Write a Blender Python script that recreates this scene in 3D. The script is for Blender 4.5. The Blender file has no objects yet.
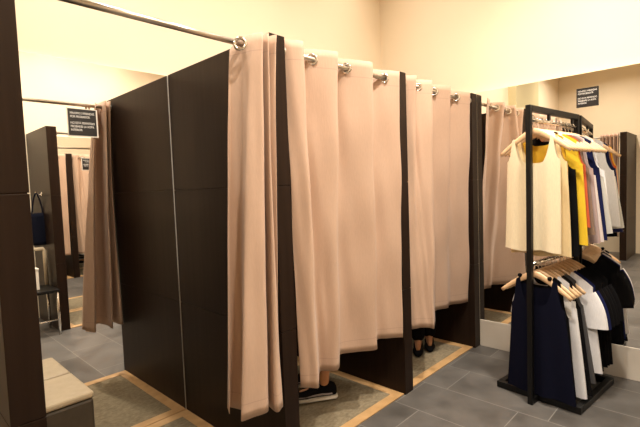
import bpy, bmesh, math, random
from mathutils import Vector, Matrix
random.seed(7)
S = bpy.context.scene
COL = S.collection
PI = math.pi
sin, cos = math.sin, math.cos

# ------------------------------------------------------------------ materials
def mat(name, col, rough=0.6, metal=0.0, spec=0.5):
    m = bpy.data.materials.new(name); m.use_nodes = True
    b = m.node_tree.nodes['Principled BSDF']
    b.inputs['Base Color'].default_value = (*col, 1)
    b.inputs['Roughness'].default_value = rough
    b.inputs['Metallic'].default_value = metal
    b.inputs['Specular IOR Level'].default_value = spec
    return m

def nd(m, t, **kw):
    n = m.node_tree.nodes.new(t)
    for k, v in kw.items(): setattr(n, k, v)
    return n

def noise_col(m, c1, c2, scale=(8, 8, 8), detail=4, bump=0.0, lo=0.3, hi=0.7, nscale=1.0):
    """mottle the base colour between two tones with object-space noise, plus optional bump"""
    nt = m.node_tree; b = nt.nodes['Principled BSDF']
    tc = nd(m, 'ShaderNodeTexCoord'); mp = nd(m, 'ShaderNodeMapping'); mp.inputs['Scale'].default_value = scale
    no = nd(m, 'ShaderNodeTexNoise'); no.inputs['Scale'].default_value = nscale; no.inputs['Detail'].default_value = detail
    rp = nd(m, 'ShaderNodeValToRGB')
    rp.color_ramp.elements[0].position = lo; rp.color_ramp.elements[0].color = (*c1, 1)
    rp.color_ramp.elements[1].position = hi; rp.color_ramp.elements[1].color = (*c2, 1)
    L = nt.links.new
    L(tc.outputs['Object'], mp.inputs['Vector']); L(mp.outputs['Vector'], no.inputs['Vector'])
    L(no.outputs['Fac'], rp.inputs['Fac']); L(rp.outputs['Color'], b.inputs['Base Color'])
    if bump:
        bp = nd(m, 'ShaderNodeBump'); bp.inputs['Strength'].default_value = bump; bp.inputs['Distance'].default_value = 0.004
        L(no.outputs['Fac'], bp.inputs['Height']); L(bp.outputs['Normal'], b.inputs['Normal'])
    return m

def fabric(name, col, var=0.06, transl=0.0, rough=0.85, sc=(260, 260, 40)):
    c1 = tuple(max(0, c * (1 - var)) for c in col); c2 = tuple(min(1, c * (1 + var)) for c in col)
    m = mat(name, col, rough, 0, 0.15 if max(col) > .1 else 0.06)
    noise_col(m, c1, c2, sc, 3, 0.15)
    m.node_tree.nodes['Principled BSDF'].inputs['Sheen Weight'].default_value = 0.12 if max(col) > .1 else 0.0
    if transl:
        nt = m.node_tree; out = nt.nodes['Material Output']; b = nt.nodes['Principled BSDF']
        tr = nd(m, 'ShaderNodeBsdfTranslucent'); tr.inputs['Color'].default_value = (*col, 1)
        mx = nd(m, 'ShaderNodeMixShader'); mx.inputs['Fac'].default_value = transl
        nt.links.new(b.outputs[0], mx.inputs[1]); nt.links.new(tr.outputs[0], mx.inputs[2])
        nt.links.new(mx.outputs[0], out.inputs['Surface'])
    return m

M = {}
M['wall'] = noise_col(mat('painted wall', (0.83, 0.70, 0.52), 0.75, 0, 0.25), (0.82, 0.69, 0.51), (0.84, 0.715, 0.535), (2, 2, 2), 3, 0.0)
M['ceil'] = mat('ceiling paint', (0.84, 0.74, 0.6), 0.9)
M['olive'] = mat('olive column paint', (0.60, 0.52, 0.30), 0.7)
M['base'] = noise_col(mat('skirting paint', (0.62, 0.55, 0.46), 0.5), (0.60, 0.53, 0.44), (0.65, 0.58, 0.49), (5, 5, 5), 4)
M['wenge'] = noise_col(mat('dark laminate', (0.012, 0.007, 0.005), 0.4, 0, 0.16), (0.0125, 0.0070, 0.0046), (0.0200, 0.0115, 0.0078), (40, 40, 1.2), 5, 0.05)
M['wenge'].node_tree.nodes['Principled BSDF'].inputs['Specular Tint'].default_value = (1, .78, .62, 1)
M['mirror'] = mat('mirror silver', (0.93, 0.92, 0.89), 0.0, 1.0)
M['edge'] = mat('polished edge', (0.55, 0.52, 0.47), 0.5, 0.0)
M['chrome'] = mat('chrome', (0.78, 0.75, 0.70), 0.16, 1.0)
M['nickel'] = mat('brushed nickel', (0.62, 0.57, 0.50), 0.28, 1.0)
M['curtain'] = fabric('beige curtain cloth', (0.575, 0.395, 0.285), 0.03, 0.16, 0.8, (160, 160, 30))
M['black'] = mat('black painted steel', (0.004, 0.0036, 0.0032), 0.4, 0.0, 0.3)
M['wood'] = noise_col(mat('hanger beech', (0.72, 0.48, 0.27), 0.35), (0.66, 0.42, 0.22), (0.78, 0.54, 0.32), (14, 60, 60), 4)
M['oak'] = noise_col(mat('oak mat frame', (0.5, 0.3, 0.13), 0.45), (0.42, 0.245, 0.10), (0.58, 0.36, 0.17), (10, 10, 10), 6, 0.05)
M['coir'] = noise_col(mat('mat carpet', (0.2, 0.16, 0.1), 0.95, 0, 0.1), (0.17, 0.135, 0.085), (0.27, 0.22, 0.145), (45, 70, 70), 6, 0.6)
M['leather'] = noise_col(mat('beige leatherette', (0.46, 0.36, 0.23), 0.5), (0.44, 0.34, 0.215), (0.49, 0.385, 0.25), (30, 30, 30), 3, 0.08)
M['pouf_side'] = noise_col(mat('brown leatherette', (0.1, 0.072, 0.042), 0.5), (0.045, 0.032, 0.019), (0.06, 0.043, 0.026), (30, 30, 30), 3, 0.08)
M['sign'] = mat('black sign plate', (0.012, 0.010, 0.009), 0.35)
M['ink'] = mat('white lettering', (0.82, 0.78, 0.72), 0.6)
M['clear'] = mat('pale sign edge', (0.72, 0.66, 0.56), 0.3)
M['skin'] = mat('skin', (0.50, 0.225, 0.10), 0.55)
M['hair'] = mat('dark hair', (0.02, 0.013, 0.009), 0.5)
M['eye'] = mat('eye', (0.7, 0.68, 0.64), 0.2)
M['lens'] = mat('iris', (0.03, 0.015, 0.01), 0.2)
M['lip'] = mat('lips', (0.36, 0.13, 0.09), 0.5)
M['white_rubber'] = mat('white rubber sole', (0.72, 0.66, 0.58), 0.6)
M['grey_mesh'] = fabric('grey trainer mesh', (0.36, 0.31, 0.31), 0.1)
M['tag'] = mat('white card', (0.8, 0.76, 0.7), 0.6)
M['pale'] = mat('pale lacquer', (0.55, 0.45, 0.31), 0.4)
M['white_box'] = mat('white board', (0.80, 0.75, 0.66), 0.6)
M['navy_bag'] = fabric('navy bag cloth', (0.006, 0.007, 0.014), 0.1)
def cloth(n, c): M[n] = fabric(n + ' jersey', c, 0.05, 0.0, 0.85)
cloth('cream', (0.80, 0.68, 0.46)); cloth('ivory', (0.74, 0.57, 0.31)); cloth('blackc', (0.006, 0.0055, 0.006))
cloth('mustard', (0.55, 0.31, 0.02)); cloth('yellow', (0.80, 0.52, 0.03)); cloth('red', (0.55, 0.10, 0.035))
cloth('taupe', (0.24, 0.16, 0.11)); cloth('mauve', (0.42, 0.31, 0.29)); cloth('lilac', (0.66, 0.58, 0.55))
cloth('navy', (0.012, 0.015, 0.06)); cloth('deepnavy', (0.0045, 0.005, 0.013)); cloth('pgrey', (0.55, 0.53, 0.48))
cloth('white', (0.76, 0.74, 0.74)); cloth('grey', (0.085, 0.08, 0.08)); cloth('pinkw', (0.7, 0.55, 0.45))
M['glow'] = mat('lamp diffuser', (1, 0.9, 0.75)); _b = M['glow'].node_tree.nodes['Principled BSDF']
_b.inputs['Emission Color'].default_value = (1, 0.84, 0.62, 1); _b.inputs['Emission Strength'].default_value = 6.0
M['whitering'] = mat('white lamp trim', (0.8, 0.77, 0.7), 0.4)

def tile_mat():
    m = mat('grey slate tile', (0.06, 0.055, 0.05), 0.38, 0, 0.45); nt = m.node_tree; L = nt.links.new
    b = nt.nodes['Principled BSDF']
    tc = nd(m, 'ShaderNodeTexCoord'); sp = nd(m, 'ShaderNodeSeparateXYZ'); L(tc.outputs['Object'], sp.inputs[0])
    def mth(op, a, c=None, d=None):
        n = nd(m, 'ShaderNodeMath', operation=op)
        for i, v in enumerate((a, c, d)):
            if v is None: continue
            if isinstance(v, (int, float)): n.inputs[i].default_value = v
            else: L(v, n.inputs[i])
        return n.outputs[0]
    TW, TL, G = 0.348, 0.611, 0.0022
    u = mth('DIVIDE', mth('SUBTRACT', sp.outputs['X'], 1.394), TW)
    ci = mth('FLOOR', u); fu = mth('SUBTRACT', u, ci)
    off = mth('MULTIPLY', mth('ABSOLUTE', mth('MODULO', ci, 2.0)), -0.262)
    v = mth('ADD', mth('DIVIDE', mth('ADD', sp.outputs['Y'], 0.160), TL), off)
    ri = mth('FLOOR', v); fv = mth('SUBTRACT', v, ri)
    du = mth('MULTIPLY', mth('MINIMUM', fu, mth('SUBTRACT', 1.0, fu)), TW)
    dv = mth('MULTIPLY', mth('MINIMUM', fv, mth('SUBTRACT', 1.0, fv)), TL)
    gap = mth('LESS_THAN', mth('MINIMUM', du, dv), G)
    wn = nd(m, 'ShaderNodeTexWhiteNoise', noise_dimensions='2D'); cb = nd(m, 'ShaderNodeCombineXYZ')
    L(ci, cb.inputs[0]); L(ri, cb.inputs[1]); L(cb.outputs[0], wn.inputs['Vector'])
    no = nd(m, 'ShaderNodeTexNoise'); no.inputs['Scale'].default_value = 5; no.inputs['Detail'].default_value = 6
    L(tc.outputs['Object'], no.inputs['Vector'])
    f = mth('ADD', mth('MULTIPLY', no.outputs['Fac'], 0.75), mth('MULTIPLY', wn.outputs['Value'], 0.25))
    rp = nd(m, 'ShaderNodeValToRGB'); e = rp.color_ramp.elements
    e[0].position = 0.3; e[0].color = (0.066, 0.060, 0.054, 1); e[1].position = 0.75; e[1].color = (0.145, 0.134, 0.122, 1)
    L(f, rp.inputs['Fac'])
    mx = nd(m, 'ShaderNodeMix', data_type='RGBA'); L(gap, mx.inputs['Factor']); L(rp.outputs['Color'], mx.inputs['A'])
    mx.inputs['B'].default_value = (0.22, 0.205, 0.185, 1); L(mx.outputs['Result'], b.inputs['Base Color'])
    rr = mth('ADD', mth('MULTIPLY', no.outputs['Fac'], 0.25), 0.28); L(rr, b.inputs['Roughness'])
    bp = nd(m, 'ShaderNodeBump'); bp.inputs['Strength'].default_value = 0.12; bp.inputs['Distance'].default_value = 0.003
    L(mth('SUBTRACT', no.outputs['Fac'], gap), bp.inputs['Height']); L(bp.outputs['Normal'], b.inputs['Normal'])
    return m
M['tile'] = tile_mat()

def curtain_hems(m):
    """stitched hem lines: a fine darker seam near the foot and the header, by object height"""
    nt = m.node_tree; L = nt.links.new; b = nt.nodes['Principled BSDF']
    src = b.inputs['Base Color'].links[0].from_socket
    tc = nd(m, 'ShaderNodeTexCoord'); sp = nd(m, 'ShaderNodeSeparateXYZ'); L(tc.outputs['Object'], sp.inputs[0])
    acc = None
    for z in (0.452, 1.945):
        s = nd(m, 'ShaderNodeMath', operation='SUBTRACT'); L(sp.outputs['Z'], s.inputs[0]); s.inputs[1].default_value = z
        a = nd(m, 'ShaderNodeMath', operation='ABSOLUTE'); L(s.outputs[0], a.inputs[0])
        t = nd(m, 'ShaderNodeMath', operation='LESS_THAN'); L(a.outputs[0], t.inputs[0]); t.inputs[1].default_value = 0.0022
        if acc is None: acc = t.outputs[0]
        else:
            d = nd(m, 'ShaderNodeMath', operation='MAXIMUM'); L(acc, d.inputs[0]); L(t.outputs[0], d.inputs[1]); acc = d.outputs[0]
    mx = nd(m, 'ShaderNodeMix', data_type='RGBA'); L(acc, mx.inputs['Factor']); L(src, mx.inputs['A'])
    mx.inputs['B'].default_value = (0.50, 0.335, 0.25, 1); L(mx.outputs['Result'], b.inputs['Base Color'])
curtain_hems(M['curtain'])

# ------------------------------------------------------------------ mesh helpers
def finish(name, bm, m, parent=None, smooth=False, bevel=0.0, loc=None, rotz=0.0):
    bmesh.ops.recalc_face_normals(bm, faces=bm.faces)
    me = bpy.data.meshes.new(name); bm.to_mesh(me); bm.free()
    if smooth:
        for p in me.polygons: p.use_smooth = True
    o = bpy.data.objects.new(name, me); COL.objects.link(o)
    if isinstance(m, (list, tuple)):
        for k in m: me.materials.append(k)
    else: me.materials.append(m)
    if bevel:
        md = o.modifiers.new('Bevel', 'BEVEL'); md.width = bevel; md.segments = 2; md.limit_method = 'ANGLE'
    if loc: o.location = loc
    o.rotation_euler.z = rotz
    if parent: o.parent = parent
    return o

def tag(o, label=None, cat=None, group=None, kind=None):
    if label: o['label'] = label
    if cat: o['category'] = cat
    if group: o['group'] = group
    if kind: o['kind'] = kind
    return o

def thing(name, label, cat, loc=(0, 0, 0), rotz=0.0, group=None):
    o = bpy.data.objects.new(name, None); COL.objects.link(o); o.empty_display_size = 0.1
    o.location = loc; o.rotation_euler = (0, 0, rotz)
    return tag(o, label, cat, group)

def box(bm, x0, x1, y0, y1, z0, z1):
    v = [bm.verts.new((x, y, z)) for z in (z0, z1) for y in (y0, y1) for x in (x0, x1)]
    for f in ((0, 2, 3, 1), (4, 5, 7, 6), (0, 1, 5, 4), (2, 6, 7, 3), (0, 4, 6, 2), (1, 3, 7, 5)):
        bm.faces.new([v[i] for i in f])

def tube(bm, pts, r, n=10, closed=False, caps=True, up=None, r2=None):
    """sweep an ellipse (r across, r2 along the second frame axis) down a list of points; r may be a list"""
    pts = [Vector(p) for p in pts]; N = len(pts); rings = []
    ref = Vector(up) if up else None
    prev = None
    for i, p in enumerate(pts):
        a = pts[(i - 1) % N] if (closed or i > 0) else p
        b = pts[(i + 1) % N] if (closed or i < N - 1) else p
        t = (b - a).normalized()
        if ref: s = t.cross(ref)
        elif prev is not None: s = prev - t * prev.dot(t)
        else: s = t.cross(Vector((0, 0, 1)) if abs(t.z) < 0.9 else Vector((1, 0, 0)))
        s.normalize(); prev = s; w = s.cross(t)
        ra = r[i] if isinstance(r, (list, tuple)) else r
        rb = (r2[i] if isinstance(r2, (list, tuple)) else r2) if r2 else ra
        rings.append([bm.verts.new(p + s * (ra * cos(2 * PI * k / n)) + w * (rb * sin(2 * PI * k / n))) for k in range(n)])
    for i in range(N if closed else N - 1):
        A, B = rings[i], rings[(i + 1) % N]
        for k in range(n): bm.faces.new((A[k], A[(k + 1) % n], B[(k + 1) % n], B[k]))
    if caps and not closed:
        bm.faces.new(rings[0][::-1]); bm.faces.new(rings[-1])

def ring(bm, c, axis, R, r, n=24, k=8):
    ax = Vector(axis).normalized(); s = ax.cross(Vector((0, 0, 1))).normalized(); w = ax.cross(s); c = Vector(c)
    tube(bm, [c + s * R * cos(2 * PI * i / n) + w * R * sin(2 * PI * i / n) for i in range(n)], r, k, closed=True)

def lathe(bm, prof, n=24, c=(0, 0, 0)):
    rings = [[bm.verts.new((c[0] + r * cos(2 * PI * k / n), c[1] + r * sin(2 * PI * k / n), c[2] + z)) for k in range(n)] for r, z in prof]
    for A, B in zip(rings, rings[1:]):
        for k in range(n): bm.faces.new((A[k], A[(k + 1) % n], B[(k + 1) % n], B[k]))
    bm.faces.new(rings[0][::-1]); bm.faces.new(rings[-1])

def ellipsoid(bm, c, r, n=16, m=10):
    mt = Matrix.Translation(c) @ Matrix.Diagonal((*r, 1))
    bmesh.ops.create_uvsphere(bm, u_segments=n, v_segments=m, radius=1, matrix=mt)

def crom(P, per):
    out = []; n = len(P)
    for i in range(n - 1):
        p0, p1, p2, p3 = P[max(i - 1, 0)], P[i], P[i + 1], P[min(i + 2, n - 1)]
        for k in range(per):
            t = k / per
            out.append(tuple(0.5 * (2 * b + (c - a) * t + (2 * a - 5 * b + 4 * c - d) * t * t + (3 * b - a - 3 * c + d) * t ** 3)
                             for a, b, c, d in zip(p0, p1, p2, p3)))
    out.append(tuple(P[-1])); return out

# ------------------------------------------------------------------ room shell
XE, YB, YO, XL, ZC = 2.281, 0.935, -2.25, -3.5, 3.4
H, T = 2.045, 0.0913
def struct(name, m, *boxes, bevel=0):
    bm = bmesh.new()
    for b in boxes: box(bm, *b)
    return tag(finish(name, bm, m, bevel=bevel), kind='structure')
struct('floor', M['tile'], (XL - .1, XE + .2, YO - .1, YB + .15, -0.08, 0))
struct('ceiling', M['ceil'], (XL - .1, XE + .2, YO - .1, YB + .15, ZC, ZC + .08))
struct('wall_back', M['wall'], (XL - .1, XE + .2, YB + .012, YB + .13, 0, ZC))
struct('wall_right', M['wall'], (XE + .045, XE + .16, YO - .02, YB + .012, 0, ZC), (XE + .008, XE + .045, YO - .02, YB + .012, 0, 2.0566))
struct('wall_left', M['wall'], (XL - .12, XL, YO - .02, YB + .012, 0, ZC))
struct('wall_front', M['wall'], (XL - .1, XE + .2, YO - .13, YO - .01, 0, ZC))
struct('baseboard_right', M['base'], (XE - .006, XE + .008, -1.5, -0.004, 0, 0.218), bevel=.002)
struct('trim_1', M['olive'], (-1.96, -0.96, YB - .10, YB + .012, 2.06, ZC))

# ------------------------------------------------------------------ partitions
def partition(x1, y0, y1, label):
    bm = bmesh.new(); x0 = x1 - T; g = 0.0016; hh = H / 3
    for k in range(3): box(bm, x0, x1, y0, y1, k * hh + (g if k else 0), (k + 1) * hh - (g if k < 2 else 0))
    box(bm, x0 + .004, x1 - .004, y0 + .004, y1 - .004, .02, H - .02)
    return tag(finish('partition', bm, M['wenge'], bevel=.0015), label, 'partition', 'dark fitting room partitions')
partition(-0.8145, 0, YB, 'dark wood partition filling the left edge, hiding part of the beige pouf')
partition(0.230, 0, YB, 'dark wood partition whose broad brown side faces the camera, beside the bunched open curtain')
partition(1.247, 0, YB, 'dark wood partition between the two drawn curtains')
partition(2.2805, 0, YB, 'dark wood partition against the end wall mirror, farthest in the row')
partition(0.210, YO, -1.50, 'dark wood partition of the opposite row, seen in the left mirror beside the chrome chair')
partition(1.240, YO, -1.50, 'dark wood partition of the opposite row, next along from the one by the chrome chair')

bm = bmesh.new(); hh = H / 3
for k in range(3): box(bm, XL, -2.6, -.26, -.26 + T, k * hh + .0016, (k + 1) * hh - .0016)
box(bm, XL, -2.604, -.256, -.256 + T - .008, .02, H - .02)
tag(finish('partition', bm, M['wenge'], bevel=.0015), 'dark wood partition seen at the right edge of the end mirror beside a bunched curtain', 'partition', 'dark fitting room partitions')
# ------------------------------------------------------------------ mirrors
def booth_mirror(x0, x1, y, sgn, label, z0=0.006):
    t = thing('wall_mirror', label, 'mirror', ((x0 + x1) / 2, y, z0)); w = (x1 - x0) / 2; d = 0.008
    bm = bmesh.new(); ya, yb = (0, d) if sgn > 0 else (-d, 0)
    box(bm, -w, w - .005, ya, yb, 0, H - .006 - z0); finish('glass', bm, M['mirror'], t)
    bm = bmesh.new(); box(bm, w - .0042, w - .0002, ya - .001 * sgn, yb - .001 * sgn, 0, H - .006 - z0)
    tag(finish('edge_strip', bm, M['edge'], t), 'thin bright strip down the mirror side')
booth_mirror(-0.8135, 0.1375, YB, 1, 'tall frameless mirror at the back of the open booth above the beige pouf')
booth_mirror(0.232, 1.154, YB, 1, 'tall mirror behind the person in grey trainers')
booth_mirror(1.249, 2.187, YB, 1, 'tall mirror behind the person in black flat shoes')
booth_mirror(0.212, 1.147, YO, -1, 'tall mirror in the opposite booth carrying a black notice, seen in the left mirror')
t = thing('wall_mirror', 'wide mirror on the end wall behind the clothes rack, above the pale skirting', 'mirror', (XE, -0.75, 0.2185))
bm = bmesh.new(); box(bm, 0, .007, -.75, .748, 0, 2.0566 - .2185); finish('glass', bm, M['mirror'], t)

# ------------------------------------------------------------------ notices
def sign(loc, rotz, w, h, label, pale=False):
    t = thing('notice_sign', label, 'sign', loc, rotz, 'black fitting room notices')
    bm = bmesh.new(); box(bm, -w / 2, w / 2, -.004, 0, -h / 2, h / 2); finish('plate', bm, M['sign'], t)
    if pale:
        bm = bmesh.new(); e = .007; box(bm, -w / 2 - e * .4, w / 2 + e, -.0025, .0005, -h / 2 - e, h / 2 + e * .5)
        tag(finish('backing_plate', bm, M['clear'], t), 'pale backing plate')
    for rows, zt in ((['MÁXIMO 3 PRENDAS', 'POR PROBADOR'], .30), (['NO ESTÁ PERMITIDO', 'PROBARSE LA ROPA', 'INTERIOR'], -.07)):
        cu = bpy.data.curves.new('lettering', 'FONT'); cu.body = '\n'.join(rows); cu.size = h * 0.118; cu.space_line = 1.12; cu.extrude = 0.0002
        tmp = bpy.data.objects.new('lettering_source', cu); COL.objects.link(tmp)
        dg = bpy.context.evaluated_depsgraph_get(); me = bpy.data.meshes.new_from_object(tmp.evaluated_get(dg))
        bpy.data.objects.remove(tmp)
        o = bpy.data.objects.new('lettering', me); COL.objects.link(o); me.materials.clear(); me.materials.append(M['ink'])
        o.parent = t; o.rotation_euler = (PI / 2, 0, 0)
        wid = max(v.co.x for v in me.vertices); sc = min(1.0, (w * .86) / wid); o.scale = (sc, 1, 1)
        o.location = (-w * .43, -.0045, h * zt)
    return t
sign((-.348, YB - .0005, 1.727), 0, .134, .134, 'black square notice with white lettering on the left booth mirror', True)
sign((XE - .0005, -.772, 1.893), -PI / 2, .131, .128, 'black notice with white lettering on the end mirror above the clothes rack')
sign((.735, YO + .0005, 1.727), PI, .134, .134, 'small black notice seen in the left mirror, beyond the partition and half hidden', True)

# ------------------------------------------------------------------ curtain rods and curtains
RY, RZ = 0.022, 1.985
def rod(x0, x1, y, label, rz=RZ):
    t = thing('curtain_rod', label, 'curtain rod', (x0, y, rz), 0, 'chrome curtain rods'); w = x1 - x0
    bm = bmesh.new(); tube(bm, [(0.004, 0, 0), (w - .004, 0, 0)], .0125, 14); finish('tube', bm, M['nickel'], t, True)
    for xa in (0, w - .008):
        bm = bmesh.new(); tube(bm, [(xa, 0, 0), (xa + .008, 0, 0)], .022, 16); finish('end_flange', bm, M['nickel'], t)
rod(-0.8145, 0.1387, .055, 'chrome curtain rod across the open left booth, bare for most of its length', 1.985)
rod(0.230, 1.1557, RY, 'chrome curtain rod of the middle booth, threaded through a drawn curtain')
rod(1.247, 2.1892, RY, 'chrome curtain rod of the farthest booth, threaded through the curtain by the end mirror')
rod(0.210, 1.1487, -1.52, 'chrome curtain rod of the opposite booth, seen in the left mirror above the notice')

def curtain(name, top, bot, label, z0, z1, per=10, rows=44, wrinkle=.004, seed=0, grom=(), droop=0.0, rz=RZ, gy=RY):
    t = thing(name, label, 'curtain', (0, 0, 0), 0, 'beige fitting room curtains')
    A, B = crom(top, per), crom(bot, per); bm = bmesh.new(); g = []
    n = len(A)
    for j in range(rows + 1):
        v = j / rows; z = z1 + (z0 - z1) * v; row = []
        k = v ** 0.8
        for i, (a, b) in enumerate(zip(A, B)):
            u = i / (n - 1)
            x = a[0] + (b[0] - a[0]) * k; y = a[1] + (b[1] - a[1]) * k
            wv = wrinkle * min(1, v * 5) * (sin(31 * u + 9 * v + seed) + .7 * sin(57 * u - 13 * v + 2 * seed) + .6 * sin(11 * v * 2.1 + 7 * u + seed))
            dz = .006 * sin(14 * u + seed) * v - droop * max(0, 1 - u / .28) ** 1.5 * (1 - v) ** 4
            row.append(bm.verts.new((x + .25 * wv, y + wv, z + dz)))
        g.append(row)
    for r0, r1 in zip(g, g[1:]):
        for i in range(n - 1): bm.faces.new((r0[i], r0[i + 1], r1[i + 1], r1[i]))
    o = finish('cloth', bm, M['curtain'], t, True)
    md = o.modifiers.new('Solidify', 'SOLIDIFY'); md.thickness = .003; md.offset = 0
    for (x, ax) in grom:
        bm = bmesh.new(); ring(bm, (x, gy, rz), ax, .0235, .0075, 28, 8); finish('grommet', bm, M['chrome'], t, True)
    return t

Z1, Z0 = 2.035, 0.385
gx = [(.430, (1, .9, 0)), (.690, (1, .7, 0)), (1.04, (1, .8, 0)), (.345, (1, -.8, 0)), (.605, (1, -.8, 0)), (.895, (1, -.8, 0))]
c2t = [(.236, .02), (.262, -.012), (.315, -.032), (.345, .02), (.375, .062), (.43, .022), (.56, -.03), (.60, .03), (.635, .062), (.69, .022), (.85, -.03), (.90, .03), (.955, .062), (1.04, .022), (1.146, -.02)]
c2b = [(.238, -.005), (.262, -.04), (.293, -.069), (.36, -.01), (.434, .055), (.465, .025), (.504, -.012), (.60, .06), (.689, .121), (.78, .08), (.878, .016), (.93, .06), (.997, .096), (1.05, .05), (1.128, -.008)]
curtain('curtain', c2t, c2b, 'beige curtain drawn across the middle booth, grey trainer showing below its hem', Z0, Z1, per=8, seed=1.3, grom=gx, wrinkle=.0038)
gx = [(1.637, (1, .8, 0)), (1.965, (1, .8, 0)), (1.42, (1, .8, 0)), (1.355, (1, -.8, 0)), (1.555, (1, -.8, 0)), (1.835, (1, -.8, 0))]
c3t = [(1.258, .03), (1.285, -.01), (1.32, -.032), (1.36, .03), (1.39, .055), (1.42, .022), (1.52, -.03), (1.56, .03), (1.60, .058), (1.637, .022), (1.78, -.028), (1.84, .03), (1.90, .058), (1.965, .022), (2.12, -.02)]
c3b = [(1.258, .09), (1.29, .06), (1.316, .034), (1.345, .0), (1.375, -.03), (1.395, -.05), (1.413, -.07), (1.54, .0), (1.68, .08), (1.756, .114), (1.873, .078), (1.93, .10), (1.998, .108), (2.08, .08), (2.168, .045)]
curtain('curtain', c3t, c3b, 'beige curtain of the farthest booth by the end mirror, black flat shoes below it', Z0, Z1, per=8, seed=4.1, grom=gx, wrinkle=.0038)
c1 = [(.014, .125, -.130, .055), (.018, .115, -.110, .09), (.022, .10, -.092, .115), (.030, .075, -.072, .08), (.037, .055, -.066, .04), (.046, .03, -.10, .0),
      (.055, .008, -.127, -.036), (.066, -.018, -.075, -.049), (.076, -.032, -.014, -.062), (.084, .0, .02, -.01), (.080, .08, .025, .06), (.084, .115, .02, .12),
      (.094, .10, .035, .115), (.098, .0, .045, .03), (.103, -.038, .022, -.075), (.111, .0, .05, -.078), (.112, .09, .075, -.057), (.119, .115, .088, .02),
      (.126, .05, .088, .09), (.129, -.005, .10, .11), (.138, -.045, .118, .08), (.147, -.036, .126, .02)]
curtain('curtain', [(p[0], p[1]) for p in c1], [(p[2], p[3]) for p in c1], 'beige curtain bunched open against the nearest dark partition, hanging in full view', Z0, 2.022, per=7, seed=2.2,
        grom=[(-.006, (1, .95, 0)), (.083, (1, .15, 0)), (.095, (1, -.1, 0)), (.110, (1, .1, 0)), (.129, (1, -.05, 0))], wrinkle=.002, droop=.05, rz=1.970)

# the end row of booths, seen in the end mirror: rod along y, a curtain bunched beside its partition
t = thing('curtain_rod', 'chrome curtain rod seen in the end mirror above the garment hangers', 'curtain rod', (-2.63, .38, RZ), 0, 'chrome curtain rods')
bm = bmesh.new(); tube(bm, [(0, -.54, 0), (0, .54, 0)], .0125, 14); finish('tube', bm, M['nickel'], t, True)
for ya in (-.548, .54):
    bm = bmesh.new(); tube(bm, [(0, ya, 0), (0, ya + .008, 0)], .022, 16); finish('end_flange', bm, M['nickel'], t)
def bunch(y0, y1, n, A, x0=-2.63):
    out = []
    for i in range(n * 4 + 1):
        out.append((x0 + A * (0, 1, 0, -1)[i % 4], y0 + (y1 - y0) * i / (n * 4)))
    return out
curtain('curtain', bunch(-.155, .10, 5, .055), bunch(-.155, .16, 5, .07), 'narrow bunched curtain seen in the end mirror, right of the hanging vests', Z0, Z1, per=4, seed=5.0)

# ------------------------------------------------------------------ floor mats
def mat_thing(x0, x1, y0, y1, label):
    t = thing('floor_mat', label, 'floor mat', ((x0 + x1) / 2, (y0 + y1) / 2, 0), 0, 'framed booth mats')
    w, d, b, h = (x1 - x0) / 2, (y1 - y0) / 2, .062, .008
    for (a, c, e, f) in ((-w, w, -d, -d + b), (-w, w, d - b, d), (-w, -w + b, -d + b, d - b), (w - b, w, -d + b, d - b)):
        bm = bmesh.new(); box(bm, a, c, e, f, .0005, h); finish('frame_rail', bm, M['oak'], t, bevel=.0015)
    bm = bmesh.new(); box(bm, -w + b, w - b, -d + b, d - b, .0005, h - .002); finish('carpet_insert', bm, M['coir'], t)
mat_thing(-.8135, .1377, .02, YB - .003, 'wood framed mat on the open left booth floor beside the beige pouf')
mat_thing(.2315, 1.1545, .012, YB - .003, 'wood framed mat under the grey trainers in the middle booth')
mat_thing(1.2485, 2.188, .022, YB - .003, 'wood framed mat under the black flat shoes in the farthest booth')
mat_thing(.212, 1.1467, YO + .003, -1.52, 'wood framed mat in the opposite booth, seen small in the left mirror')

# ------------------------------------------------------------------ pouf
t = thing('pouf', 'beige topped leather cube pouf against the mirror at lower left, behind the dark partition', 'pouf', (-.648, .772, .008))
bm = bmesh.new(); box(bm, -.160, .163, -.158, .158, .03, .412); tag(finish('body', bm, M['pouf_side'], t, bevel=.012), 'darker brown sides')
bm = bmesh.new(); box(bm, -.162, .165, -.160, .160, .4145, .4455); o = finish('seat_cushion', bm, M['leather'], t, bevel=.010)
for p in o.data.polygons: p.use_smooth = False
for x in (-.13, .135):
    for y in (-.13, .13):
        bm = bmesh.new(); lathe(bm, [(.015, .0005), (.018, .03)], 12, (x, y, 0)); finish('foot', bm, M['black'], t)

# ------------------------------------------------------------------ chrome chair and its things (seen in the left mirror)
CX, CY = -.03, -1.60
t = thing('chair', 'chrome tube chair with pale back frame, seen in the left mirror', 'chair', (CX, CY, 0))
for x in (-.15, .12):
    for y, zt in ((.20, .42), (-.14, .42)):
        bm = bmesh.new(); tube(bm, [(x, y, 0.001), (x, y, zt)], .0125, 12); finish('leg', bm, M['chrome'], t, True)
bm = bmesh.new(); box(bm, -.17, .14, -.16, .215, .42, .45); finish('seat', bm, M['black'], t, bevel=.008)
bm = bmesh.new(); tube(bm, [(-.15, -.14, .45), (-.15, -.15, .80), (-.14, -.15, .825), (.11, -.15, .825), (.12, -.15, .80), (.12, -.14, .45)], .018, 10)
finish('back_frame', bm, M['pale'], t, True)
bm = bmesh.new(); tube(bm, [(-.15, .20, .15), (.12, .20, .15)], .008, 10); finish('stretcher', bm, M['chrome'], t, True)
t = thing('box', 'small white box standing on the chrome chair, seen in the left mirror', 'box', (-.085, -1.56, .4515))
bm = bmesh.new(); box(bm, -.06, .055, -.05, .05, 0, .205); finish('carton', bm, M['white_box'], t, bevel=.004)
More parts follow.
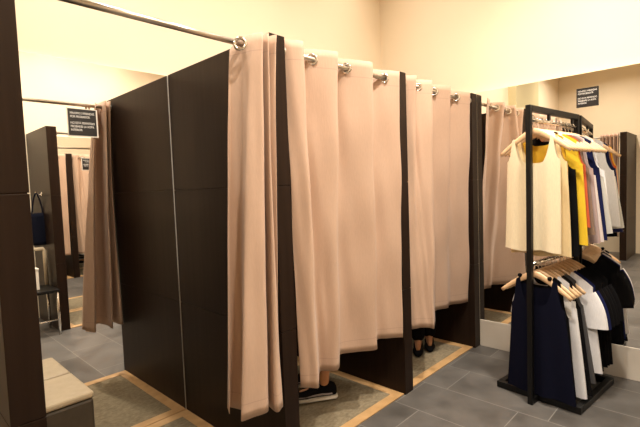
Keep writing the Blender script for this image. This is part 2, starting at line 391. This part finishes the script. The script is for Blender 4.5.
bm = bmesh.new(); box(bm, -.063, .058, -.053, .053, .19, .212); finish('lid', bm, M['white_box'], t, bevel=.003)
t = thing('coat_hook', 'small chrome coat hook on the opposite partition, seen in the left mirror', 'hook', (.1185, -1.80, 1.385))
bm = bmesh.new(); tube(bm, [(-.005, 0, 0), (0, 0, 0)], .022, 16); finish('rose', bm, M['chrome'], t, True)
bm = bmesh.new(); tube(bm, crom([(-.005, 0, 0), (-.03, 0, -.012), (-.05, 0, -.005), (-.055, 0, .025)], 5), .006, 8); finish('prong', bm, M['chrome'], t, True)
t = thing('shoulder_bag', 'navy cloth bag hanging on the opposite partition, seen in the left mirror', 'bag', (.066, -1.80, .86), PI / 2)
bm = bmesh.new()
pr = [(.065, .0), (.078, .04), (.076, .18), (.07, .29), (.05, .33)]
rings = [[bm.verts.new(((.045 - .025 * (z / .33)) * (1 if abs(cos(a)) > 1e9 else 1) * sin(a), r * cos(a) * (1 + .05 * sin(3 * a)), z)) for a in [2 * PI * k / 20 for k in range(20)]] for r, z in pr]
for A, B in zip(rings, rings[1:]):
    for k in range(20): bm.faces.new((A[k], A[(k + 1) % 20], B[(k + 1) % 20], B[k]))
bm.faces.new(rings[0][::-1]); bm.faces.new(rings[-1])
finish('bag_body', bm, M['navy_bag'], t, True)
bm = bmesh.new(); tube(bm, crom([(0, .05, .31), (0, .035, .43), (0, 0, .532), (0, -.035, .43), (0, -.05, .31)], 6), .008, 8); finish('strap', bm, M['navy_bag'], t, True)

# ------------------------------------------------------------------ clothes rack
RA = math.radians(-6.3); RX0, RYY0 = 1.535, -.637; RL = .712
AX = Vector((cos(RA), sin(RA), 0)); WX = Vector((-sin(RA), cos(RA), 0))
rack = thing('clothes_rack', 'black steel clothes rack with two hanging rails, standing by the end mirror', 'clothes rack', (RX0, RYY0, 0), RA)
q = .0145
for x in (0, RL):
    bm = bmesh.new(); box(bm, x - q, x + q, -q, q, .001, 1.78); finish('post', bm, M['black'], rack, bevel=.002)
bm = bmesh.new(); box(bm, q, RL - q, -q, q, 1.744, 1.78); finish('top_bar', bm, M['black'], rack, bevel=.002)
b0, b1, bw, bt = .085, .615, .25, .018
for (a, c, e, f) in ((b0 - bt, b0 + bt, -bw, bw), (b1 - bt, b1 + bt, -bw, bw), (b0 + bt, b1 - bt, -bw, -bw + 2 * bt), (b0 + bt, b1 - bt, bw - 2 * bt, bw)):
    bm = bmesh.new(); box(bm, a, c, e, f, .003, .042); finish('base_bar', bm, M['black'], rack, bevel=.002)
for (a, c) in ((q, b0 - bt), (b1 + bt, RL - q)):
    bm = bmesh.new(); box(bm, a, c, -q, q, .003, .035); finish('base_link', bm, M['black'], rack)
RZU, RZL = 1.695, .845
for rz in (RZU, RZL):
    bm = bmesh.new(); tube(bm, [(q, 0, rz), (RL - q, 0, rz)], .0115, 14); finish('hanging_rail', bm, M['chrome'], rack, True)
for x in (.27, RL - .075):
    bm = bmesh.new(); box(bm, x - .013, x + .013, -.006, .006, RZU + .010, 1.744); finish('bracket', bm, M['black'], rack)

HH, AP = .205, .062      # hanger half width, apex below the rail
def barz(x): return -AP - .126 * (abs(x) / HH) ** 1.3
def make_hanger(s, rz, label, grp, first=[None], yaw=0.0, shift=0.0):
    p = Vector((RX0, RYY0, rz)) + AX * s
    if first[0] is None:
        t = thing('clothes_hanger', label, 'hanger', p, RA + PI / 2 + yaw, grp)
        bm = bmesh.new(); N = 22
        pts = [(HH * (2 * i / N - 1), 0, barz(HH * (2 * i / N - 1))) for i in range(N + 1)]
        ra = [.0055 + .0015 * (1 - abs(2 * i / N - 1)) for i in range(N + 1)]; rb = [.011 + .010 * (1 - abs(2 * i / N - 1)) for i in range(N + 1)]
        tube(bm, pts, ra, 10, up=(0, 0, 1), r2=rb); finish('shoulder_bar', bm, M['wood'], t, True)
        bm = bmesh.new(); R = .0155
        pts = [(0, 0, -AP + .010), (0, 0, -R - .012)] + [(R * cos(a), 0, R * sin(a)) for a in [-.9 + (PI + 1.1) * k / 14 for k in range(15)]]
        tube(bm, pts, .0022, 8); finish('hook', bm, M['chrome'], t, True)
        first[0] = t; return t
    r = first[0].copy(); COL.objects.link(r); r.location = p; r.rotation_euler = (0, 0, RA + PI / 2 + yaw)
    tag(r, label, 'hanger', grp)
    for ch in list(first[0].children):
        c = ch.copy(); COL.objects.link(c); c.parent = r
    return r

def garment(name, cat, mt, s, rz, label, grp, L, hw=.150, hem=.166, style='tank', neck=.16, strap=(.066, .098), arm=.20, yaw=0.0, dep=.018, seed=0., shift=0.0, sleeve=.16, backneck=.05, hemrow=None):
    """a hanging top: closed loop of columns from hem to a shaped top edge; local x runs across the hanger, y towards the viewer"""
    p = Vector((RX0, RYY0, rz)) + AX * s
    if style == 'tee': p += WX * -.020
    bm = bmesh.new(); zh = -L
    a0, a1 = strap
    if style == 'tee': a0, a1, hw = .075, .2, .192
    sh = .021
    def top(x, front):
        ax = abs(x); zs = barz((a0 + a1) / 2 if style != 'tee' else a0) + sh
        nz = zs - (neck if front else backneck)
        if ax <= a0:
            return nz + (barz(a0) + sh - nz) * (ax / a0) ** (4.5 if style != 'tee' else 3)
        if style == 'tee': return barz(ax) + sh
        if ax <= a1: return barz(ax) + sh
        tt = (ax - a1) / (hw - a1); zt = barz(a1) + sh
        return (zt - arm) + arm * (1 - min(1, tt)) ** 2.6
    nx = 56
    xs = [-1 + 2 * i / nx for i in range(nx + 1)]
    xs = [math.copysign(abs(x) ** .9, x) for x in xs]
    cols = [(x, 1) for x in xs] + [(x, -1) for x in xs[::-1][1:-1]]
    rows = 22; grid = []
    for (u, sd) in cols:
        zt = top(u * hw, sd > 0); c = []
        for j in range(rows + 1):
            v = j / rows; z = zh + (zt - zh) * v
            k = max(0, min(1, (barz(.1) - arm * .6 - z) / (barz(.1) - arm * .6 - zh)))   # 0 above the chest, 1 at the hem
            w = hw + (hem - hw) * k
            d = .0085 + (dep - .0085) * min(1, max(0, (barz(0) + sh - z) / .22)) ** .8
            edge = max(0., 1 - u * u) ** .5
            y = sd * d * edge
            y += (.006 * k + .0015) * sin(9 * u + seed * 3 + sd) * edge + .008 * k * sin(4.5 * u + seed * 5 + 2 * v) * edge
            x = u * w + shift * (.35 + .65 * k) + .006 * k * sin(seed * 7 + 3 * z)
            c.append(bm.verts.new((x, y, z - .012 * (1 - v) ** 3 * (.5 + .5 * sin(5 * u + seed)))))
        grid.append(c)
    n = len(grid)
    for i in range(n):
        A, B = grid[i], grid[(i + 1) % n]
        for j in range(rows): bm.faces.new((A[j], B[j], B[j + 1], A[j + 1]))
    if style == 'tee':
        for sg in (-1, 1):
            q0 = Vector((sg * .166, 0, barz(.17) - .050)); q1 = Vector((sg * (.166 + sleeve * .30), .004, barz(.17) - .062 - sleeve * 1.0))
            pts = [q0.lerp(q1, k / 8) + Vector((sg * .012 * sin(PI * k / 8), 0, .01 * sin(PI * k / 8))) for k in range(9)]
            tube(bm, pts, [.012 + .008 * (k / 8) for k in range(9)], 16, caps=False, up=(0, 0, 1) if False else None, r2=[.062 + .008 * k / 8 for k in range(9)])
    o = finish(name, bm, mt, None, True, loc=p, rotz=RA + PI / 2 + yaw)
    return tag(o, label, cat, grp)

def price_tag(o, x, z, y):
    bm = bmesh.new(); box(bm, x - .017, x + .017, y, y + .0015, z - .09, z); c = finish('price_tag', bm, M['tag'], o)
    tag(c, 'white price tag')

GU, GL = 'tops on the upper rail', 'tops on the lower rail'
HU, HL_ = 'hangers on the upper rail', 'hangers on the lower rail'
up = [  # s, cloth, length, label of top, keyword args
 (.062, 'cream',  .765, 'cream strappy vest hanging at the front of the upper rail', dict(neck=.165, hem=.168, shift=.020, hw=.156, strap=(.106, .120), arm=.13, backneck=.15)),
 (.112, 'ivory',  .795, 'ivory vest hanging behind the cream vest on the upper rail, its hem a little lower', dict(neck=.20, hem=.178, shift=-.008, hw=.158, strap=(.10, .114), arm=.15, backneck=.17)),
 (.160, 'mustard', .62, 'mustard vest seen through the neckline of the cream vest', dict(neck=.05, hem=.150, strap=(.085, .13), arm=.15)),
 (.210, 'blackc', .800, 'long black halter top hanging in front of the bright yellow vest on the upper rail', dict(neck=.12, hem=.188, shift=-.012, hw=.165, strap=(.05, .075), arm=.22)),
 (.262, 'yellow', .735, 'bright yellow vest hanging on the upper rail', dict(neck=.14, hem=.204, hw=.178, shift=-.024, strap=(.075, .15), arm=.14)),
 (.314, 'red',    .640, 'red vest hanging just behind the bright yellow vest on the upper rail', dict(neck=.12, hem=.200, hw=.178, shift=-.026, strap=(.075, .14), arm=.15)),
 (.366, 'taupe',  .690, 'taupe vest hanging behind the red vest on the upper rail', dict(neck=.12, hem=.204, hw=.178, shift=-.028, strap=(.075, .14), arm=.17)),
 (.418, 'mauve',  .740, 'dusty mauve vest hanging between taupe and lilac vests on the upper rail', dict(neck=.12, hem=.205, hw=.178, shift=-.028, strap=(.075, .13), arm=.18)),
 (.470, 'lilac',  .735, 'pale lilac vest hanging in front of the navy vest on the upper rail', dict(neck=.14, hem=.208, hw=.175, shift=-.030, strap=(.075, .12), arm=.23)),
 (.522, 'navy',   .740, 'navy vest hanging on the upper rail near the mirror', dict(neck=.14, hem=.208, hw=.180, shift=-.032, strap=(.075, .14), arm=.17)),
 (.574, 'pgrey',  .700, 'pale grey vest hanging on the upper rail behind the navy vest', dict(neck=.14, hem=.215, hw=.175, shift=-.036, strap=(.075, .12), arm=.24)),
 (.626, 'white',  .680, 'white vest hanging last on the upper rail, next to the mirror', dict(neck=.14, hem=.205, hw=.175, shift=-.030, strap=(.075, .12), arm=.2)),
]
rnd = random.Random(3)
for i, (s, c, L, lab, kw) in enumerate(up):
    yw = rnd.uniform(-.05, .05)
    make_hanger(s, RZU, 'wooden hanger holding the ' + lab.split(' hanging')[0].split(' seen')[0] + ' on the upper rail', HU, yaw=yw)
    garment('vest_top', 'vest top', M[c], s, RZU, lab, GU, L, seed=i * 1.7, yaw=yw, **kw)
low = [
 (.062, 'deepnavy', .79, 'tank', 'long navy vest with knotted straps at the front of the lower rail', dict(neck=.15, hem=.202, shift=-.030, hw=.150, strap=(.095, .122), arm=.15)),
 (.112, 'blackc', .78, 'tank', 'black vest hanging directly behind the knotted navy vest on the lower rail', dict(neck=.14, hem=.19, shift=-.02, hw=.158, strap=(.08, .125))),
 (.160, 'white', .775, 'tank', 'long narrow white vest with a price tag on the lower rail', dict(neck=.14, hem=.208, shift=-.042, strap=(.08, .14), arm=.14, hw=.172)),
 (.210, 'blackc', .765, 'tank', 'long black vest with a price tag hanging in front of the white T-shirt', dict(neck=.14, hem=.220, shift=-.050, strap=(.08, .14), arm=.14, hw=.176)),
 (.262, 'grey', .72, 'tank', 'grey vest hanging between the tagged black vest and the white T-shirt', dict(neck=.14, hem=.218, shift=-.04, strap=(.08, .14), arm=.14, hw=.172)),
 (.320, 'white', .665, 'tee', 'white short-sleeved T-shirt hanging mid lower rail', dict(neck=.08, hem=.225, shift=-.04, sleeve=.18)),
 (.376, 'navy', .70, 'tee', 'navy T-shirt hanging right behind the white one on the lower rail', dict(neck=.08, hem=.205, shift=-.03, sleeve=.19)),
 (.432, 'blackc', .70, 'tee', 'black T-shirt hanging right behind the navy one on the lower rail', dict(neck=.08, hem=.205, shift=-.03, sleeve=.19)),
 (.488, 'blackc', .68, 'tee', 'second black T-shirt after the navy one on the lower rail', dict(neck=.08, hem=.205, shift=-.03, sleeve=.19)),
 (.544, 'blackc', .69, 'tee', 'third black T-shirt after the navy one on the lower rail', dict(neck=.08, hem=.205, shift=-.03, sleeve=.19)),
 (.600, 'blackc', .70, 'tee', 'black T-shirt hanging last on the lower rail, next to the mirror', dict(neck=.08, hem=.205, shift=-.03, sleeve=.19)),
]
for i, (s, c, L, st, lab, kw) in enumerate(low):
    yw = rnd.uniform(-.05, .05)
    if i == 0: yw = .0
    make_hanger(s, RZL, 'wooden hanger holding the ' + lab.split(' hanging')[0].split(' at the front')[0].replace(' on the lower rail', '') + ', lower rail', HL_, yaw=yw)
    g = garment('t_shirt' if st == 'tee' else 'vest_top', 't-shirt' if st == 'tee' else 'vest top', M[c], s, RZL, lab, GL, L, style=st, seed=i * 2.3 + .7, yaw=yw, **kw)
    if i == 0:
        for x in (-.0875, .0875):
            bm = bmesh.new(); ellipsoid(bm, (x, .004, barz(x) + .024), (.013, .013, .013), 12, 8); tag(finish('strap_knot', bm, M['blackc'], g, True), 'black knot')
    if i == 2: price_tag(g, -.16, -.22, .030)
    if i == 3: price_tag(g, -.17, -.22, .030)

# ------------------------------------------------------------------ people
def skin_mesh(name, verts, edges, m, parent, root=0, sub=2, loc=None):
    """verts: (x, y, z, rx, ry). grown with a Skin modifier into one continuous mesh"""
    me = bpy.data.meshes.new(name); me.from_pydata([v[:3] for v in verts], edges, []); me.update()
    o = bpy.data.objects.new(name, me); COL.objects.link(o)
    o.modifiers.new('Skin', 'SKIN').use_smooth_shade = True
    for i, sv in enumerate(me.skin_vertices[0].data):
        sv.radius = verts[i][3:5]; sv.use_root = (i == root)
    if sub:
        md = o.modifiers.new('Sub', 'SUBSURF'); md.levels = sub; md.render_levels = sub
    dg = bpy.context.evaluated_depsgraph_get()
    me2 = bpy.data.meshes.new_from_object(o.evaluated_get(dg)); me2.name = name
    bpy.data.objects.remove(o); bpy.data.meshes.remove(me)
    for p in me2.polygons: p.use_smooth = True
    me2.materials.clear(); me2.materials.append(m)
    r = bpy.data.objects.new(name, me2); COL.objects.link(r); r.parent = parent
    return r

def person(loc, rotz, hgt, label, shoe_kind, feet, trouser_end, shirt_m, trou_m, female):
    """local frame: faces +y, z up, feet on z = 0; feet = [(x, y), (x, y)] ankle positions"""
    t = thing('person', label, 'person', loc, rotz); k = hgt / 1.70
    V, Eg = [], []
    def v(x, y, z, r, r2=None): V.append((x, y, z, r * k, (r2 or r) * k)); return len(V) - 1
    def e(a, b): Eg.append((a, b))
    z0 = .02
    sw = .165 if female else .185
    pel = v(0, 0, .90 * k, .13, .10); bel = v(0, 0, 1.03 * k, .115, .088); che = v(0, 0, 1.22 * k, .135, .10)
    nb = v(0, -.005, 1.385 * k, .062); nk = v(0, .0, 1.45 * k, .052); hd0 = v(0, .012, 1.54 * k, .070, .078); hd1 = v(0, .008, 1.63 * k, .072, .085); 
    for a, b in ((pel, bel), (bel, che), (che, nb), (nb, nk), (nk, hd0), (hd0, hd1)): e(a, b)
    legs, arms = [], []
    for sg, (fx, fy) in zip((-1, 1), feet):
        hp = v(sg * .085, 0, .84 * k, .092); kn = v(.5 * (sg * .085 + fx) , .012 + fy * .5, .46 * k, .056); cf = v(fx * .8 + sg * .016, fy * .75 - .012, .33 * k, .054)
        an = v(fx, fy - .005, .085 + z0, .036); he = v(fx, fy - .01, .040 + z0, .034); ba = v(fx * 1.02, fy + .115, .026 + z0, .036, .022); to = v(fx * 1.03, fy + .165, .020 + z0, .030, .015)
        for a, b in ((pel, hp), (hp, kn), (kn, cf), (cf, an), (an, he), (he, ba), (ba, to)): e(a, b)
        legs.append((hp, kn, cf, an))
        sh = v(sg * sw, -.005, 1.355 * k, .056); hx = sw + .06
        if female:   # hands together in front of the waist
            hx = .075; el = v(sg * (sw + .012), -.02, 1.09 * k, .040); wr = v(sg * .105, .165, 1.02 * k, .026, .024); oy0 = .175; hz0 = .96 * k
        else:
            el = v(sg * (sw + .055), -.03, 1.08 * k, .040); wr = v(sg * hx, .035, .85 * k, .026, .024); oy0 = .05; hz0 = .79 * k
        pm = v(sg * hx, oy0, hz0, .030, .018); e(che, sh); e(sh, el); e(el, wr); e(wr, pm)
        for j, (oy, ln) in enumerate(((-.026, .060), (-.009, .072), (.009, .076), (.026, .068))):
            f1 = v(sg * hx, oy0 + .005 + oy, hz0 - .035 * k, .0085); f2 = v(sg * (hx - .006), oy0 + .012 + oy, hz0 - (.035 + ln * .55) * k, .0078); f3 = v(sg * (hx - .016), oy0 + .014 + oy, hz0 - (.035 + ln) * k, .0066)
            e(pm, f1); e(f1, f2); e(f2, f3)
        t1 = v(sg * (hx - .015), oy0 + .035, hz0 + .005, .0105); t2 = v(sg * (hx - .025), oy0 + .055, hz0 - .03 * k, .0085); e(pm, t1); e(t1, t2)
        arms.append((sh, el))
    body = skin_mesh('body', V, Eg, M['skin'], t)
    # face and hair
    hz = 1.575 * k
    bm = bmesh.new(); ellipsoid(bm, (0, .098 * k, hz - .012), (.011, .018, .018), 10, 8); finish('nose', bm, M['skin'], t, True)
    for sg in (-1, 1):
        bm = bmesh.new(); ellipsoid(bm, (sg * .030 * k, .080 * k, hz + .015), (.013, .010, .009), 12, 8); ey = finish('eye', bm, M['eye'], t, True)
        bm = bmesh.new(); ellipsoid(bm, (sg * .030 * k, .088 * k, hz + .015), (.006, .004, .006), 10, 8); finish('iris', bm, M['lens'], ey, True)
        bm = bmesh.new(); ellipsoid(bm, (sg * .074 * k, .0, hz), (.010, .018, .030), 10, 8); finish('ear', bm, M['skin'], t, True)
    bm = bmesh.new(); ellipsoid(bm, (0, .085 * k, hz - .046), (.024, .010, .008), 12, 8); finish('mouth', bm, M['lip'], t, True)
    bm = bmesh.new(); ellipsoid(bm, (0, -.022 * k, hz + .045), (.088, .098, .082), 20, 14)
    if female: ellipsoid(bm, (0, -.070, hz - .085), (.080, .040, .150), 16, 12)
    finish('hair', bm, M['hair'], t, True)
    # clothes follow the body with a little ease
    ez = .013
    sv = [V[i][:3] + (V[i][3] + ez, V[i][4] + ez) for i in (pel, bel, che)] + [(0, -.003, 1.345 * k, .085 * k, .075 * k)]
    se = [(0, 1), (1, 2), (2, 3)]
    for sh, el in arms:
        a, b = V[sh], V[el]; n = len(sv); sv.append(a[:3] + (a[3] + ez, a[4] + ez))
        sv.append(tuple(a[i] + (b[i] - a[i]) * .6 for i in range(3)) + (.060 * k, .060 * k)); se += [(2, n), (n, n + 1)]
    skin_mesh('shirt', sv, se, shirt_m, t)
    tv = [V[pel][:3] + (.145 * k, .115 * k)]; te = []
    tv.append((0, 0, .97 * k, .132 * k, .104 * k)); te.append((0, 1))
    for (hp, kn, cf, an) in legs:
        n = len(tv)
        for i in (hp, kn): tv.append(V[i][:3] + (V[i][3] + ez, V[i][4] + ez))
        a, b = V[cf], V[an]
        tv.append(a[:3] + (a[3] + ez, a[4] + ez))
        f = (a[2] - trouser_end) / (a[2] - b[2])
        tv.append(tuple(a[i] + (b[i] - a[i]) * f for i in range(3)) + (.056 * k, .060 * k))
        te += [(0, n), (n, n + 1), (n + 1, n + 2), (n + 2, n + 3)]
    skin_mesh('trousers', tv, te, trou_m, t)
    for (fx, fy) in feet:
        def loft(bm, secs, n=16):
            rg = []
            for (y, w, zb, zt) in secs:
                rg.append([bm.verts.new((fx * 1.01 + w * cos(a), fy + y, (zb + zt) / 2 + (zt - zb) / 2 * sin(a))) for a in [2 * PI * q / n for q in range(n)]])
            for A, B in zip(rg, rg[1:]):
                for q in range(n): bm.faces.new((A[q], A[(q + 1) % n], B[(q + 1) % n], B[q]))
            bm.faces.new(rg[0][::-1]); bm.faces.new(rg[-1])
        if shoe_kind == 'trainer':
            bm = bmesh.new(); loft(bm, [(-.085, .018, .03, .075), (-.075, .036, .022, .098), (-.035, .044, .02, .115), (.02, .045, .02, .108), (.06, .046, .02, .092), (.11, .050, .02, .075), (.165, .046, .02, .062), (.205, .028, .022, .050), (.215, .012, .026, .040)])
            sh = finish('trainer', bm, M['blackc'], t, True)
            bm = bmesh.new(); loft(bm, [(-.090, .022, .004, .028), (-.075, .043, .0015, .034), (0, .048, .001, .032), (.10, .053, .001, .030), (.17, .050, .001, .030), (.21, .032, .003, .030), (.222, .015, .008, .028)])
            tag(finish('sole', bm, M['white_rubber'], sh, True), 'white rubber sole')
            bm = bmesh.new(); loft(bm, [(-.05, .0455, .036, .058), (.02, .0475, .034, .066), (.10, .0515, .032, .060), (.17, .0475, .030, .052)])
            tag(finish('side_panel', bm, M['grey_mesh'], sh, True), 'grey side panel')
        else:
            bm = bmesh.new(); loft(bm, [(-.075, .015, .012, .060), (-.065, .032, .008, .062), (-.03, .038, .004, .045), (.03, .036, .002, .036), (.075, .040, .002, .038), (.10, .043, .002, .050), (.14, .041, .002, .052), (.18, .027, .002, .040), (.195, .010, .004, .026)])
            finish('flat_shoe', bm, M['blackc'], t, True)
    return t
person((.825, .452, .0085), math.radians(54), 1.72, 'person standing behind the middle curtain, one grey and black trainer showing under the hem', 'trainer',
       [(-.10, -.01), (.11, .03)], .34, M['grey'], M['blackc'], False)
person((1.955, .335, .0085), math.radians(121), 1.66, 'person behind the farthest curtain, black flat shoes showing under the hem', 'flat',
       [(-.045, -.056), (.045, .056)], .055, M['mauve'], M['blackc'], True)

# ------------------------------------------------------------------ ceiling lamps
def downlight(x, y, power, label, size=.14, col=(1, .915, .80), spread=2.6):
    t = thing('ceiling_lamp', label, 'ceiling lamp', (x, y, ZC), 0, 'recessed ceiling lamps')
    bm = bmesh.new(); ring(bm, (0, 0, -.004), (0, 0.0001, 1), .085, .008, 28, 8); finish('trim_ring', bm, M['whitering'], t, True)
    bm = bmesh.new(); lathe(bm, [(.078, -.003), (.078, -.0005)], 28); finish('diffuser', bm, M['glow'], t)
    l = bpy.data.lights.new('lamp_light', 'AREA'); l.shape = 'DISK'; l.size = size; l.energy = power; l.color = col; l.spread = spread
    o = bpy.data.objects.new('lamp_light', l); COL.objects.link(o); o.parent = t; o.location = (0, 0, -.012)
for (x, y, p, l) in (
    (-2.30, .05, 75, 'unseen lamp added to brighten the far left end wall'),  # unseen lamp, added so the left end wall reflects bright in the end mirror
    (-.10, -.95, 95, 'round ceiling lamp over the corridor in front of the bunched curtain'),
    (1.25, -.90, 112, 'round ceiling lamp over the corridor nearest the clothes rack'),
    (-.45, .42, 32, 'round ceiling lamp above the open booth'),
    (.70, .40, 14, 'round ceiling lamp above the middle booth'),
    (1.72, .40, 14, 'round ceiling lamp above the farthest booth'),
    (-.40, -1.9, 30, 'round ceiling lamp above the chrome chair'),
    (.70, -1.9, 30, 'round ceiling lamp above the opposite mirror')):
    downlight(x, y, p, l)

w = bpy.data.worlds.new('World'); S.world = w; w.use_nodes = True
w.node_tree.nodes['Background'].inputs['Color'].default_value = (1, .9, .78, 1); w.node_tree.nodes['Background'].inputs['Strength'].default_value = 0.05

# ------------------------------------------------------------------ camera
yaw, pitch, roll = -0.8068, 0.0604, 0.0365
fw = Vector((-sin(yaw), cos(yaw), 0)); rt = Vector((cos(yaw), sin(yaw), 0)); upv = Vector((0, 0, 1))
fw2 = fw * cos(pitch) - upv * sin(pitch); up2 = upv * cos(pitch) + fw * sin(pitch)
rt3 = rt * cos(roll) - up2 * sin(roll); up3 = up2 * cos(roll) + rt * sin(roll)
cd = bpy.data.cameras.new('camera'); cd.sensor_width = 36; cd.sensor_fit = 'HORIZONTAL'; cd.lens = 435.44 / 640 * 36; cd.clip_start = .02
co = bpy.data.objects.new('camera', cd); COL.objects.link(co)
mw = Matrix((rt3, up3, -fw2)).transposed().to_4x4(); mw.translation = Vector((-1.1546, -1.512, 1.35)); co.matrix_world = mw
S.camera = co
S.view_settings.view_transform = 'Standard'; S.view_settings.look = 'None'; S.view_settings.gamma = 1.0
S.view_settings.use_curve_mapping = False; S.view_settings.exposure = -1.0
try:
    S.cycles.glossy_bounces = 10; S.cycles.max_bounces = 16; S.cycles.diffuse_bounces = 5; S.cycles.transmission_bounces = 6
    S.cycles.use_denoising = True; S.cycles.sample_clamp_indirect = 6.0
except Exception: pass
